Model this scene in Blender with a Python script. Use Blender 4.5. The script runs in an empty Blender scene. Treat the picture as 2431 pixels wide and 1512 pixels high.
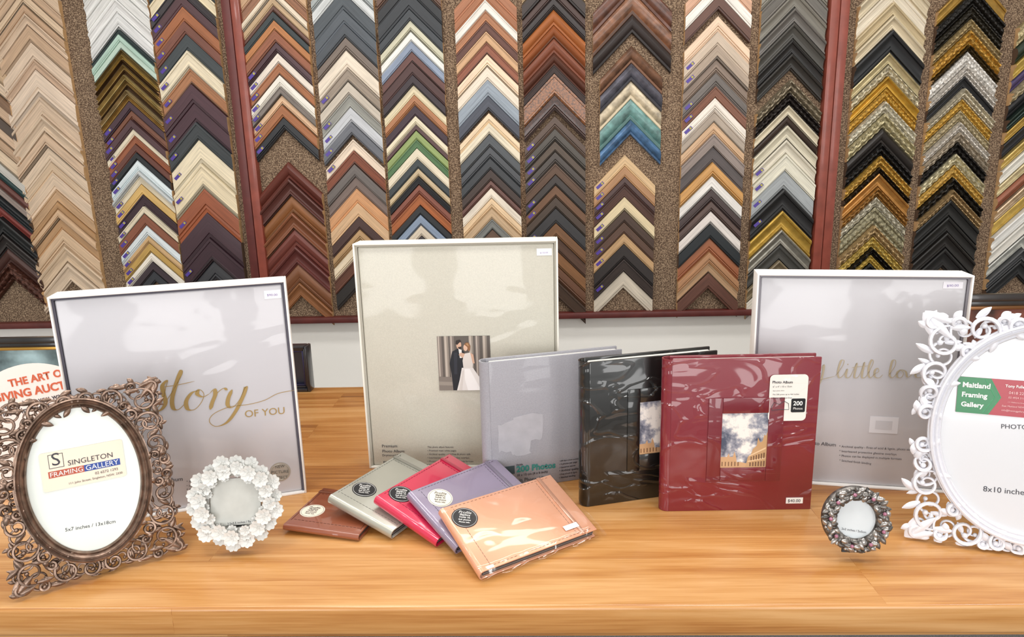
import bpy,bmesh,math,random,colorsys
from mathutils import Vector,Matrix
random.seed(7)
rad=math.radians
F=1650.0; CAM=Vector((0,0,1.4)); TZ=.9; YW=2.45
R=Matrix.Rotation(rad(2),3,'Z')@Matrix.Rotation(rad(77),3,'X')@Matrix.Rotation(rad(-1.5),3,'Z')
SC=bpy.context.scene; COL=SC.collection
cd=bpy.data.cameras.new('camera'); cam=bpy.data.objects.new('camera',cd); COL.objects.link(cam)
cam.matrix_world=Matrix.Translation(CAM)@R.to_4x4(); cd.sensor_width=36; cd.lens=F*36/2431; cd.clip_start=.02
SC.camera=cam
# ---- survey helpers: measure real positions on physical planes
def ray(px,py): return R@Vector(((px-1215.5)/F,-(py-756)/F,-1))
def T(px,py,z=TZ):
    d=ray(px,py); return CAM+d*((z-CAM.z)/d.z)
def W(px,py,y):
    d=ray(px,py); return CAM+d*((y-CAM.y)/d.y)
def proj(P):
    q=R.transposed()@(P-CAM); return (1215.5+F*q.x/-q.z, 756-F*q.y/-q.z)
def P2(M,p,zo=0):
    Mi=M.inverted(); o=Mi@CAM; d=(Mi.to_3x3()@ray(*p)); t=(zo-o.z)/d.z
    q=o+d*t; return Vector((q.x,q.y,zo))
def panel(bl,br,lean=0,raise_=0):
    A=T(*bl); B=T(*br); X=(B-A).normalized(); Z=Vector((0,0,1)); N=X.cross(Z)
    U=Z*math.cos(rad(lean))-N*math.sin(rad(lean)); N2=X.cross(U)
    M=Matrix((X,U,N2)).transposed().to_4x4(); M.translation=A+Vector((0,0,raise_))
    return M,(B-A).length
def fith(M,x,py):
    lo,hi=.02,.8
    for _ in range(40):
        m=(lo+hi)/2
        if proj(M@Vector((x,m,0)))[1]>py: lo=m
        else: hi=m
    return lo
# ---- materials
def lin(h):
    c=[int(h[i:i+2],16)/255 for i in (0,2,4)]
    return tuple([(x/12.92 if x<=.04045 else ((x+.055)/1.055)**2.4) for x in c])+(1,)
MC={}
def mat(h,rough=.5,metal=0,coat=0,var=0,vs=40,bump=0,bs=200,wrap=0,kind='',name='surface',spec=.5,emit=0):
    k=(h,rough,metal,coat,var,vs,bump,bs,wrap,kind,spec,emit)
    if k in MC: return MC[k]
    m=bpy.data.materials.new(name+'_'+h); m.use_nodes=True; nt=m.node_tree; N=nt.nodes; L=nt.links
    b=N['Principled BSDF']; c=lin(h); b.inputs['Base Color'].default_value=c
    b.inputs['Roughness'].default_value=rough; b.inputs['Metallic'].default_value=metal
    b.inputs['Coat Weight'].default_value=coat; b.inputs['Coat Roughness'].default_value=.07
    b.inputs['Specular IOR Level'].default_value=spec
    tc=N.new('ShaderNodeTexCoord')
    if kind=='wood':
        mp=N.new('ShaderNodeMapping'); mp.inputs['Scale'].default_value=(10,150,1); L.new(tc.outputs['UV'],mp.inputs[0])
        src=mp.outputs[0]; vs=1.0; var=var or .17
    else: src=tc.outputs['Object']
    if var:
        n=N.new('ShaderNodeTexNoise'); n.inputs['Scale'].default_value=vs; n.inputs['Detail'].default_value=4; L.new(src,n.inputs['Vector'])
        r=N.new('ShaderNodeValToRGB'); r.color_ramp.elements[0].position=.3; r.color_ramp.elements[1].position=.7
        r.color_ramp.elements[0].color=tuple([max(0,x*(1-var*1.6)) for x in c[:3]])+(1,)
        r.color_ramp.elements[1].color=tuple([min(1,x*(1+var*.6)) for x in c[:3]])+(1,)
        L.new(n.outputs['Fac'],r.inputs[0]); L.new(r.outputs[0],b.inputs['Base Color'])
    if bump:
        n=N.new('ShaderNodeTexNoise'); n.inputs['Scale'].default_value=bs; n.inputs['Detail'].default_value=3; L.new(tc.outputs['Object'],n.inputs['Vector'])
        bp=N.new('ShaderNodeBump'); bp.inputs['Strength'].default_value=bump; bp.inputs['Distance'].default_value=.002
        L.new(n.outputs['Fac'],bp.inputs['Height']); L.new(bp.outputs[0],b.inputs['Normal'])
    if wrap:
        n=N.new('ShaderNodeTexNoise'); n.inputs['Scale'].default_value=wrap; n.inputs['Detail'].default_value=1.5; n.inputs['Distortion'].default_value=1.4
        mp=N.new('ShaderNodeMapping'); mp.inputs['Rotation'].default_value=(0,0,.8); mp.inputs['Scale'].default_value=(1,2.0,1)
        L.new(tc.outputs['Object'],mp.inputs[0]); L.new(mp.outputs[0],n.inputs['Vector'])
        bp=N.new('ShaderNodeBump'); bp.inputs['Strength'].default_value=.8; bp.inputs['Distance'].default_value=.006
        hsrc=n.outputs['Fac']
        if wrap>=6:   # taut film: smooth swells plus a few isolated sharp creases
            s1=N.new('ShaderNodeMath'); s1.operation='SUBTRACT'; s1.inputs[1].default_value=.5; L.new(hsrc,s1.inputs[0])
            s2=N.new('ShaderNodeMath'); s2.operation='ABSOLUTE'; L.new(s1.outputs[0],s2.inputs[0])
            s3=N.new('ShaderNodeMapRange'); s3.inputs['From Min'].default_value=0; s3.inputs['From Max'].default_value=.03; s3.inputs['To Min'].default_value=.3; s3.inputs['To Max'].default_value=0
            L.new(s2.outputs[0],s3.inputs['Value'])
            s4=N.new('ShaderNodeMath'); s4.operation='MULTIPLY_ADD'; s4.inputs[1].default_value=1.5; L.new(hsrc,s4.inputs[0]); L.new(s3.outputs[0],s4.inputs[2]); hsrc=s4.outputs[0]
            bp.inputs['Distance'].default_value=.007
        L.new(hsrc,bp.inputs['Height']); L.new(bp.outputs[0],b.inputs['Coat Normal'])
    MC[k]=m; return m
# ---- mesh builder
class MB:
    def __init__(s): s.v=[];s.f=[];s.m=[];s.uv=[]
    def add(s,vs,fs,mi=0):
        o=len(s.v); s.v+= [tuple(v) for v in vs]
        for i,f in enumerate(fs):
            s.f.append([a+o for a in f]); s.m.append(mi[i] if isinstance(mi,list) else mi)
        return s
    def box(s,x0,x1,y0,y1,z0,z1,mi=0,b=0,seg=2):
        bm=bmesh.new(); bmesh.ops.create_cube(bm,size=1)
        for v in bm.verts: v.co=Vector(((x0+x1)/2+v.co.x*(x1-x0),(y0+y1)/2+v.co.y*(y1-y0),(z0+z1)/2+v.co.z*(z1-z0)))
        if b: bmesh.ops.bevel(bm,geom=bm.edges[:],offset=b,segments=seg,affect='EDGES',profile=.5)
        bm.verts.index_update(); s.add([v.co.copy() for v in bm.verts],[[v.index for v in f.verts] for f in bm.faces],mi); bm.free(); return s
    def tube(s,pts,rs,n=6,mi=0,flat=1.0,caps=True):
        pts=[Vector(p) for p in pts]; k=len(pts); vs=[]
        for i,p in enumerate(pts):
            t=(pts[min(i+1,k-1)]-pts[max(i-1,0)]).normalized()
            sd=t.cross(Vector((0,0,1)))
            if sd.length<1e-4: sd=Vector((1,0,0))
            sd.normalize(); up=sd.cross(t)
            r=rs[i] if isinstance(rs,(list,tuple)) else rs
            for j in range(n):
                a=2*math.pi*j/n; vs.append(p+sd*(r*math.cos(a))+up*(r*flat*math.sin(a)))
        fs=[[i*n+j,i*n+(j+1)%n,(i+1)*n+(j+1)%n,(i+1)*n+j] for i in range(k-1) for j in range(n)]
        if caps: fs.append(list(range(n))[::-1]); fs.append([(k-1)*n+j for j in range(n)])
        return s.add(vs,fs,mi)
    def ball(s,c,r,mi=0,sz=1.0,n=8,m=5):
        c=Vector(c); vs=[c+Vector((0,0,r*sz))]
        for i in range(1,m):
            a=math.pi*i/m
            for j in range(n):
                b=2*math.pi*j/n; vs.append(c+Vector((r*math.sin(a)*math.cos(b),r*math.sin(a)*math.sin(b),r*sz*math.cos(a))))
        vs.append(c-Vector((0,0,r*sz))); fs=[[0,1+j,1+(j+1)%n] for j in range(n)]
        for i in range(m-2):
            for j in range(n): fs.append([1+i*n+j,1+(i+1)*n+j,1+(i+1)*n+(j+1)%n,1+i*n+(j+1)%n])
        l=len(vs)-1; o=1+(m-2)*n; fs+=[[l,o+(j+1)%n,o+j] for j in range(n)]
        return s.add(vs,fs,mi)
    def ring(s,c,rx,ry,prof,n=96,mi=0):
        k=len(prof); vs=[]
        for i in range(n):
            a=2*math.pi*i/n
            for o,z in prof: vs.append((c[0]+(rx+o)*math.cos(a),c[1]+(ry+o)*math.sin(a),z))
        fs=[[i*k+j,((i+1)%n)*k+j,((i+1)%n)*k+(j+1)%k,i*k+(j+1)%k] for i in range(n) for j in range(k)]
        return s.add(vs,fs,mi)
    def disc(s,c,rx,ry,z0,z1,n=64,mi=0):
        vs=[(c[0]+rx*math.cos(2*math.pi*i/n),c[1]+ry*math.sin(2*math.pi*i/n),z) for z in (z1,z0) for i in range(n)]
        fs=[list(range(n)),list(range(2*n-1,n-1,-1))]+[[i,n+i,n+(i+1)%n,(i+1)%n] for i in range(n)]
        return s.add(vs,fs,mi)
    def prism(s,poly,z0,z1,mi=0):
        n=len(poly); vs=[(p[0],p[1],z1) for p in poly]+[(p[0],p[1],z0) for p in poly]
        ar=sum(poly[i][0]*poly[(i+1)%n][1]-poly[(i+1)%n][0]*poly[i][1] for i in range(n))
        fs=[list(range(n)),list(range(2*n-1,n-1,-1))]+[[i,n+i,n+(i+1)%n,(i+1)%n] for i in range(n)]
        if ar<0: fs=[f[::-1] for f in fs]
        return s.add(vs,fs,mi)
    def leaf(s,c,ang,L,w,z,h,mi=0,curl=0):
        vs=[];n=7
        for i in range(n):
            t=i/(n-1); ww=w*math.sin(math.pi*min(1,t*.9+.08))**.8
            for q in (-1,-.5,0,.5,1):
                x=t*L; y=q*ww/2; zz=z+h*math.sin(math.pi*t*.8+.3)*(1-.75*q*q)+curl*t*t
                vs.append((c[0]+x*math.cos(ang)-y*math.sin(ang),c[1]+x*math.sin(ang)+y*math.cos(ang),zz))
        fs=[[i*5+j,(i+1)*5+j,(i+1)*5+j+1,i*5+j+1] for i in range(n-1) for j in range(4)]
        return s.add(vs,fs,mi)
    def obj(s,name,mats,parent=None,M=None,smooth=True,ang=35,label=None,uv=None):
        me=bpy.data.meshes.new(name); me.from_pydata(s.v,[],s.f)
        for m in (mats if isinstance(mats,list) else [mats]): me.materials.append(m)
        me.polygons.foreach_set('material_index',s.m)
        if uv:
            ul=me.uv_layers.new(name='UVMap')
            for l in me.loops: ul.data[l.index].uv=uv[l.vertex_index]
        me.update()
        if smooth:
            me.shade_smooth()
            try: me.set_sharp_from_angle(angle=rad(ang))
            except Exception: pass
        o=bpy.data.objects.new(name,me); COL.objects.link(o)
        if parent: o.parent=parent
        if M is not None: o.matrix_world=M
        if label: o['label']=label
        return o
def root(name,M,label,cat,group=None):
    e=bpy.data.objects.new(name,None); e.empty_display_size=.05; COL.objects.link(e); e.matrix_world=M
    e['label']=label; e['category']=cat
    if group: e['group']=group
    return e
def tag(o,label,cat,group=None):
    o['label']=label;o['category']=cat
    if group:o['group']=group
    return o
def struct(o): o['kind']='structure'; return o
# ---- text
def txt(s,parent,M,a,b,mt,zo=.0012,name='printed_text',bold=0,italic=0,ysc=1.0,local=False):
    cu=bpy.data.curves.new('t','FONT'); cu.body=s; cu.resolution_u=3; cu.offset=bold; cu.shear=italic; cu.extrude=0
    ob=bpy.data.objects.new('t',cu); COL.objects.link(ob)
    bpy.context.view_layer.update(); dg=bpy.context.evaluated_depsgraph_get()
    me=bpy.data.meshes.new_from_object(ob.evaluated_get(dg)); bpy.data.objects.remove(ob)
    xs=[v.co.x for v in me.vertices]
    if not xs: return
    x0,x1=min(xs),max(xs)
    A=(Vector((a[0],a[1],zo)) if local else P2(M,a,zo)); B=(Vector((b[0],b[1],zo)) if local else P2(M,b,zo))
    d=B-A; sc=d.length/(x1-x0); an=math.atan2(d.y,d.x); ca,sa=math.cos(an),math.sin(an)
    for v in me.vertices:
        x=(v.co.x-x0)*sc; y=v.co.y*sc*ysc; v.co=Vector((A.x+x*ca-y*sa,A.y+x*sa+y*ca,zo))
    me.materials.clear(); me.materials.append(mt); me.name=name
    o=bpy.data.objects.new(name,me); COL.objects.link(o); o.parent=parent; return o
def catmull(p,k=8):
    p=[Vector(q) for q in p]; q=[p[0]*2-p[1]]+p+[p[-1]*2-p[-2]]; out=[]
    for i in range(1,len(q)-2):
        for j in range(k):
            t=j/k; out.append(.5*((2*q[i])+(q[i+1]-q[i-1])*t+(2*q[i-1]-5*q[i]+4*q[i+1]-q[i+2])*t*t+(3*q[i]-q[i-1]-3*q[i+1]+q[i+2])*t**3))
    out.append(p[-1]); return out
def script(strokes,parent,M,mt,wmin,wmax,zo,name):
    mb=MB()
    for si,st in enumerate(strokes):
        pts=catmull([P2(M,p,zo) for p in st]); n=len(pts); vs=[]
        for i,p in enumerate(pts):
            t=(pts[min(i+1,n-1)]-pts[max(i-1,0)]); t=t.normalized() if t.length>1e-7 else Vector((1,0,0))
            w=wmin+(wmax-wmin)*max(0,-t.y)**1.4; w*=min(1,.3+min(i,n-1-i)/4)
            q=Vector((-t.y,t.x,0))*w/2; z=Vector((0,0,si*.00003)); vs+=[p+q+z,p-q+z]
        mb.add(vs,[[2*i,2*i+1,2*i+3,2*i+2] for i in range(n-1)])
    return mb.obj(name,mt,parent,smooth=False)
WHITE=mat('f4f2ee',.5,name='white'); BLACK=mat('14151a',.45,name='black'); GOLDINK=mat('b0935c',.38,.35,name='gold_ink')
GOLDPALE=mat('b8aa90',.45,.15,name='pale_gold_ink')
DARKINK=mat('3c3c44',.6,name='ink'); PEN=mat('9a8cb8',.5,name='pen')
# ================= ROOM
def plane_box(name,x0,x1,y0,y1,z0,z1,m):
    o=MB().box(x0,x1,y0,y1,z0,z1).obj(name,m,smooth=False); struct(o); return o
wallm=mat('fbf9f3',.8,bump=.05,bs=150,name='wall_paint')
plane_box('wall_back',-3.6,3.6,YW,YW+.1,0,2.7,wallm)
plane_box('wall_left',-3.7,-3.6,-2.6,YW+.1,0,2.7,wallm)
plane_box('wall_right',3.6,3.7,-2.6,YW+.1,0,2.7,wallm)
plane_box('floor',-3.7,3.7,-2.6,YW+.1,-.1,0,mat('7c7c7c',.9,var=.3,vs=300,bump=.5,bs=400,name='floor_carpet'))
plane_box('ceiling',-3.7,3.7,-2.6,YW+.1,2.7,2.8,mat('f5f5f2',.8,name='ceiling_paint'))
plane_box('baseboard_back',-3.6,3.6,YW-.015,YW,0,.1,mat('eeeae0',.5,name='baseboard_paint'))
# ================= TABLE
fy=T(1215,1441).y; by=T(790,918).y
def tablewood():
    m=bpy.data.materials.new('table_timber'); m.use_nodes=True; nt=m.node_tree;N=nt.nodes;L=nt.links;b=N['Principled BSDF']
    tc=N.new('ShaderNodeTexCoord')
    of=N.new('ShaderNodeMapping'); of.inputs['Location'].default_value=(.43,.02,0); L.new(tc.outputs['Object'],of.inputs[0])
    br=N.new('ShaderNodeTexBrick'); br.inputs['Scale'].default_value=1; br.inputs['Brick Width'].default_value=1.3; br.inputs['Row Height'].default_value=.095
    br.inputs['Mortar Size'].default_value=.0004; br.inputs['Color1'].default_value=(0,0,0,1); br.inputs['Color2'].default_value=(1,1,1,1); br.inputs['Mortar'].default_value=(0,0,0,1); br.offset=.37
    L.new(of.outputs[0],br.inputs['Vector'])
    sh=N.new('ShaderNodeVectorMath'); sh.operation='MULTIPLY_ADD'; sh.inputs[1].default_value=(3,1,7); L.new(br.outputs['Color'],sh.inputs[0]); L.new(tc.outputs['Object'],sh.inputs[2])
    def nz(sc,scale,det,dist):
        mp=N.new('ShaderNodeMapping'); mp.inputs['Scale'].default_value=sc; L.new(sh.outputs[0],mp.inputs[0])
        n=N.new('ShaderNodeTexNoise'); n.inputs['Scale'].default_value=scale; n.inputs['Detail'].default_value=det; n.inputs['Distortion'].default_value=dist; L.new(mp.outputs[0],n.inputs['Vector']); return n.outputs['Fac']
    n=nz((1.4,16,16),1.5,5,.7); n2=nz((9,330,330),1.2,3,0); n3=nz((2.6,75,75),1.3,5,.5)
    a1=N.new('ShaderNodeMath'); a1.operation='MULTIPLY_ADD'; a1.inputs[1].default_value=.14; L.new(br.outputs['Color'],a1.inputs[0])
    a0=N.new('ShaderNodeMath'); a0.operation='MULTIPLY'; a0.inputs[1].default_value=.75; L.new(n,a0.inputs[0]); L.new(a0.outputs[0],a1.inputs[2])
    a2=N.new('ShaderNodeMath'); a2.operation='MULTIPLY_ADD'; a2.inputs[1].default_value=.3; L.new(n2,a2.inputs[0]); L.new(a1.outputs[0],a2.inputs[2])
    a3=N.new('ShaderNodeMath'); a3.operation='MULTIPLY_ADD'; a3.inputs[1].default_value=.4; L.new(n3,a3.inputs[0]); L.new(a2.outputs[0],a3.inputs[2])
    r=N.new('ShaderNodeValToRGB'); e=r.color_ramp.elements; e[0].position=.52; e[0].color=lin('7e4c22'); e[1].position=1.0; e[1].color=lin('d2a068')
    x=e.new(.68); x.color=lin('ad7238'); x=e.new(.82); x.color=lin('c18a4e')
    L.new(a3.outputs[0],r.inputs[0]); L.new(r.outputs[0],b.inputs['Base Color'])
    b.inputs['Roughness'].default_value=.28; b.inputs['Coat Weight'].default_value=.25; b.inputs['Coat Roughness'].default_value=.12
    return m
TW=tablewood()
tb=root('table',Matrix.Translation((0,(fy+by)/2,0)),'long polished honey-coloured timber table covered with albums and frames','table')
hy=(by-fy)/2
MB().box(-1.7,1.7,-hy,hy,TZ-.038,TZ,b=.005,seg=3).obj('tabletop',TW,tb)
for i,(sx,sy) in enumerate([(-1,-1),(1,-1),(-1,1),(1,1)]):
    MB().box(sx*1.6-.04,sx*1.6+.04,sy*(hy-.08)-.04,sy*(hy-.08)+.04,0,TZ-.038,b=.004).obj('leg',TW,tb)
MB().box(-1.56,1.56,-hy+.12,-hy+.145,TZ-.13,TZ-.038).box(-1.56,1.56,hy-.1,hy-.075,TZ-.13,TZ-.038).obj('apron',TW,tb)
# ================= DISPLAY BOARDS
def carpet():
    m=bpy.data.materials.new('speckled_carpet'); m.use_nodes=True; nt=m.node_tree;N=nt.nodes;L=nt.links;b=N['Principled BSDF']
    tc=N.new('ShaderNodeTexCoord'); n=N.new('ShaderNodeTexNoise'); n.inputs['Scale'].default_value=260; n.inputs['Detail'].default_value=3; L.new(tc.outputs['Object'],n.inputs['Vector'])
    r=N.new('ShaderNodeValToRGB'); e=r.color_ramp.elements; e[0].position=.36; e[0].color=lin('48372a'); e[1].position=.66; e[1].color=lin('a89278'); x=e.new(.5); x.color=lin('735e4b')
    L.new(n.outputs['Fac'],r.inputs[0]); L.new(r.outputs[0],b.inputs['Base Color']); b.inputs['Roughness'].default_value=.95
    bp=N.new('ShaderNodeBump'); bp.inputs['Strength'].default_value=.5; bp.inputs['Distance'].default_value=.003; L.new(n.outputs['Fac'],bp.inputs['Height']); L.new(bp.outputs[0],b.inputs['Normal'])
    return m
CARP=carpet(); MAHOG=mat('8c4436',.4,var=.15,vs=25,coat=.2,name='mahogany'); DMAH=mat('5f2824',.45,var=.15,vs=25,name='dark_mahogany')
YB=YW-.02; YF=YB-.02
def wx(px,py,y=YF): return W(px,py,y).x
zb=W(1215,760,YB-.03).z; zt=2.25
bx=[-2.4,(wx(552,0)+wx(615,670))/2,(wx(1992,0)+wx(1950,620))/2,2.4]
pw=.030
names=['speckled brown carpet display board hung with pale timber corner samples','wide speckled brown carpet display board full of moulding samples','speckled brown carpet display board holding gold and black ornate samples']
tn=0
for i in range(3):
    x0,x1=bx[i]+.0005,bx[i+1]-.0005; zz=zb if i<2 else zb+.03
    xc=(x0+x1)/2; hw=(x1-x0)/2; H=zt-zz; M=Matrix.Translation((xc,YW,zz))
    o=MB().box(-hw+pw,hw-pw,-.02,-.0003,.022,H-.03).obj('display_board',CARP,M=M,smooth=False); tag(o,names[i],'display board')
    for a,m_ in (((-hw,-hw+pw,0,H),MAHOG),((hw-pw,hw,0,H),MAHOG if i else DMAH),((-hw+pw,hw-pw,0,.0218),DMAH),((-hw+pw,hw-pw,H-.0298,H),MAHOG)):
        tn+=1; struct(MB().box(a[0],a[1],-.05,-.0003,a[2],a[3],b=.004).obj('trim_%d'%tn,m_,M=M))
def cname(h):
    r,g,b=[int(h[i:i+2],16)/255 for i in (0,2,4)]; hh,s,v=colorsys.rgb_to_hsv(r,g,b); hh*=360
    if v<.24: return 'black'
    if s<.12: return 'white' if v>.82 else ('light grey' if v>.6 else ('grey' if v>.4 else 'charcoal'))
    if hh<50 or hh>330:
        if hh>330 or hh<8: return 'deep plum' if v<.45 else 'dusty red'
        if v>.84 and s<.35: return 'cream'
        if v>.65: return 'golden tan' if s>.5 else 'pale tan'
        if v>.45: return 'chestnut brown' if s>.45 else 'taupe'
        return 'dark brown'
    if hh<75: return 'olive gold' if v<.8 else 'pale cream'
    if hh<170: return 'green'
    if hh<260: return 'blue-grey' if s<.45 else 'blue'
    return 'plum'
PURP=mat('4a3590',.4,name='sticker_purple'); OLV=mat('a8a040',.4,name='sticker_yellow')
RAW=mat('d0a878',.7,var=.15,vs=60,name='raw_wood_end')
stk=MB().box(-.015,.015,-.005,.005,0,.0006).disc((.009,0),.004,.004,.0006,.0010,n=12,mi=1)
STK=None
def desat(h,k=.93):
    c=[int(h[i:i+2],16) for i in (0,2,4)]; g=sum(c)/3
    return ''.join('%02x'%int(max(0,min(255,(g+(x-g)*k)*.96))) for x in c)
def sample(cx,za,hw,t,h,style,sticker):
    global STK
    h=desat(h)
    dep=random.uniform(.013,.027)
    if style=='o': m1=mat(h,.34,.45,var=.35,vs=130,bump=.9,bs=260,name='ornate_moulding')
    elif style=='m': m1=mat(h,.33,.5,var=.2,vs=40,bump=.1,bs=90,name='metallic_moulding')
    elif style=='b': m1=mat(h,.35,0,coat=.3,var=.5,vs=160,name='burl_moulding')
    elif style=='v': m1=mat(h,.4,.1,coat=.2,var=.4,vs=35,name='mottled_moulding')
    else: m1=mat(h,.5,kind='wood',name='timber_moulding')
    va=random.randint(0,3)
    if style in 'fb':
        if va<=1: pr=[(0,0),(0,dep-.001),(.03,dep),(.78,dep),(.81,dep-.003),(.97,dep-.004),(1,dep-.006),(1,0)]
        elif va==2: pr=[(0,0),(0,dep*.8),(.05,dep*.9),(.4,dep),(.62,dep),(.66,dep-.004),(.70,dep-.002),(.8,dep-.001),(.83,dep-.005),(1,dep-.007),(1,0)]
        else: pr=[(0,0),(0,dep),(.14,dep),(.17,dep-.003),(.75,dep-.005),(.79,dep-.002),(.9,dep-.002),(.93,dep-.006),(1,dep-.007),(1,0)]
    elif style in 'rv':
        pr=[(0,0),(0,dep*.7),(.12,dep*.95),(.3,dep*1.1),(.5,dep*1.0),(.7,dep*.75),(.75,dep*.6),(.8,dep*.72),(.95,dep*.65),(1,dep*.5),(1,0)]
    elif style in 'sm':
        pr=[(0,0),(0,dep*1.15),(.1,dep*1.25),(.2,dep*1.15),(.24,dep*.95),(.4,dep*.75),(.6,dep*.65),(.72,dep*.7),(.76,dep*.9),(.88,dep*.9),(.92,dep*.6),(1,dep*.55),(1,0)]
    else:
        pr=[(0,0),(0,dep*1.1),(.08,dep*1.3),(.18,dep*1.25),(.25,dep*.9),(.35,dep*.95),(.45,dep*1.05),(.58,dep*1.05),(.68,dep*.85),(.74,dep*.6),(.82,dep*.8),(.92,dep*.78),(1,dep*.5),(1,0)]
    n=1 if style!='o' else 24
    xs=[hw*(i/n) for i in range(-n,n+1)]; g=.0011; k=len(pr); tt=t-g
    mb=MB(); vs=[];uv=[]; lam=random.choice([.011,.014,.018]); of=random.random()*5
    for x in xs:
        for j,(s_,d) in enumerate(pr):
            dd=d
            if style=='o' and 1<j<k-2: dd+=.003*math.sin(2*math.pi*abs(x)/lam+j*1.9)*(1 if j%3 else .4)
            vs.append((x,-abs(x)-s_*tt,dd)); uv.append((x*1.41+of,s_*t+of))
    fs=[];mi=[]
    for i in range(len(xs)-1):
        for j in range(k-1):
            fs.append([i*k+j,i*k+j+1,(i+1)*k+j+1,(i+1)*k+j]); mi.append(2 if (lipc and pr[j][0]>=.78 and pr[j+1][0]<=1 and style!='o') else 0)
    fs.append(list(range(k))[::-1]); fs.append([(len(xs)-1)*k+j for j in range(k)]); mi+=[1,1]
    fs+= [[i*k+k-1,i*k,(i+1)*k,(i+1)*k+k-1] for i in range(len(xs)-1)]; mi+=[1]*(len(xs)-1)
    mb.add(vs,fs,mi)
    hs=[int(h[i:i+2],16) for i in (0,2,4)]; kf=random.choice([.65,.82,1.08])
    lip=''.join('%02x'%int(max(0,min(255,c*kf))) for c in hs)
    raw=RAW if sum(hs)>150 else mat('5a4434',.7,name='dark_wood_end')
    M=Matrix(((1,0,0,cx),(0,0,-1,YB-.0003),(0,1,0,za),(0,0,0,1)))
    o=mb.obj('frame_moulding_sample',[m1,raw,mat(lip,.45,.4 if style in 'mo' else 0,name='moulding_lip')],M=M,ang=30,uv=uv)
    kinds={'o':'ornate carved','m':'metallic','b':'burl-veneer','v':'mottled','r':'rounded','s':'stepped','f':'flat'}
    tag(o,cname(h)+' '+kinds[style]+' picture-frame corner sample on the carpeted board','frame sample','chevron moulding samples on the display boards')
    if sticker and t>.02:
        if STK is None:
            s=stk.obj('barcode_sticker',[PURP,OLV],smooth=False); STK=s
        else: s=STK.copy(); COL.objects.link(s)
        s.parent=o; s.matrix_parent_inverse=Matrix.Identity(4)
        s.matrix_local=Matrix.Translation((-hw+.02,-hw+.02-t*.4,dep+.0002 if style in 'f' else dep*1.3))@Matrix.Rotation(rad(42),4,'Z')@Matrix.Scale(min(1,t/.03),4)
lipc=True
def col(l0,r0,y0,l1,r1,y1,seq,st=None):
    xl=(wx(l0,y0)+wx(l1,y1))/2; xr=(wx(r0,y0)+wx(r1,y1))/2; cx=(xl+xr)/2; hw=(xr-xl)/2
    def cpx(y): return ((l0+r0)/2)+((l1+r1)/2-(l0+r0)/2)*(y-y0)/(y1-y0)
    global lipc
    for grp in seq.split('|'):
        tk=grp.split(); it=[]
        i=0
        while i<len(tk)-1:
            y=int(tk[i]); h=tk[i+1]; s='f'
            i+=2
            if i<len(tk) and tk[i] in ('f','r','s','o','m','b','v'): s=tk[i]; i+=1
            it.append((y,h,s))
        end=int(tk[-1]); ys=[a[0] for a in it]+[end]
        for n,(y,h,s) in enumerate(it):
            z0=W(cpx(y),y,YF).z; z1=W(cpx(ys[n+1]),ys[n+1],YF).z
            lipc=random.random()<.6
            sample(cx,z0,hw,z0-z1,h,s,bool(st) and st[0]<=y<=st[1] and random.random()<.85)
col(-125,12,80,-48,95,740,"60 d8bea0 100 c8a884 140 e0c8ac 175 8a6a50 205 d0b090 240 5a4c44 270 d8b898 300 c0a080 330 e0c8a8 370 c8c4bc 395 2c4a4a r 415 6a3c34 r 440 a89890 460 1c2226 s 490 8a3a34 r 515 16181a s 555 2a2422 s 590 4a2a22 r 625 5c3426 o 665")
col(-22,150,0,80,228,650,"-90 d8bc9e -50 cfae8e -20 dcc0a0 10 c6a280 32 ddc2a6 s 60 caa888 100 e0c8ae 140 d0b094 s 165 e4ceb6 230 d9bea2 275 ddc4a8 s 315 d4b698 350 e0c8ac 385 d6ba9a 410 dcc2a6 450 caa47c 480 b88c5e 498 d4b08a 520 c09468 545 d8b894 585 dcc0a0 s 625 e0c8ac s 670")
col(200,350,30,300,440,690,"-110 dcdcd8 -70 e8e8e4 s -35 e2e2de -5 ececea s 30 e0e2e0 70 2c3c3c 82 b0d0c0 98 c4dccc 118 8a7040 m 130 c8a85c m 142 5a4028 m 154 b89858 m 166 6a4c30 m 178 d0b878 m 190 a08048 m 202 5c4430 m 214 c8b080 m 226 b08a48 m 240 48303a 262 7a4a35 284 54383c 306 e8dcc0 322 a05c3c 342 6a3c30 362 22262a 380 e0ecf0 405 c0c4c4 418 e8dcc0 438 dcb468 462 3e2830 490 ece0c4 508 8d5238 535 dfe8ea 560 d0a874 578 c8a050 600 f0e8d8 622 3a2c34 645 30343a 670",(240,670))
col(352,506,0,440,585,670,"-110 3c4448 -75 e6d7b4 -40 3a3438 -15 54363a 15 a8653c 50 7c4a3a 80 3c4448 120 ecdfc0 162 b07850 200 50303a 245 482a34 290 3a4044 332 f0e2c2 388 ecdcb8 448 9c5230 505 40242e 565 3c222c 620 34363a 665",(-60,670))
col(572,730,0,636,780,700,"-90 d0a880 -60 9a6a4c -30 e4d4bc -8 c8a880 12 6a4638 28 2f3a3c 48 c07c44 72 9a5a3c 100 50343a 125 f0e4d4 150 b07048 178 f2ece0 205 8a8078 225 e4bc94 250 a8683e 278 24262a 308|385 6b3024 r 425 5e2e26 s 465 945c30 r 505 8a5030 s 545 7a3c30 r 585 682e28 s 628 8a5634 r 672 9a6238 s 705",(90,290))
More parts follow.
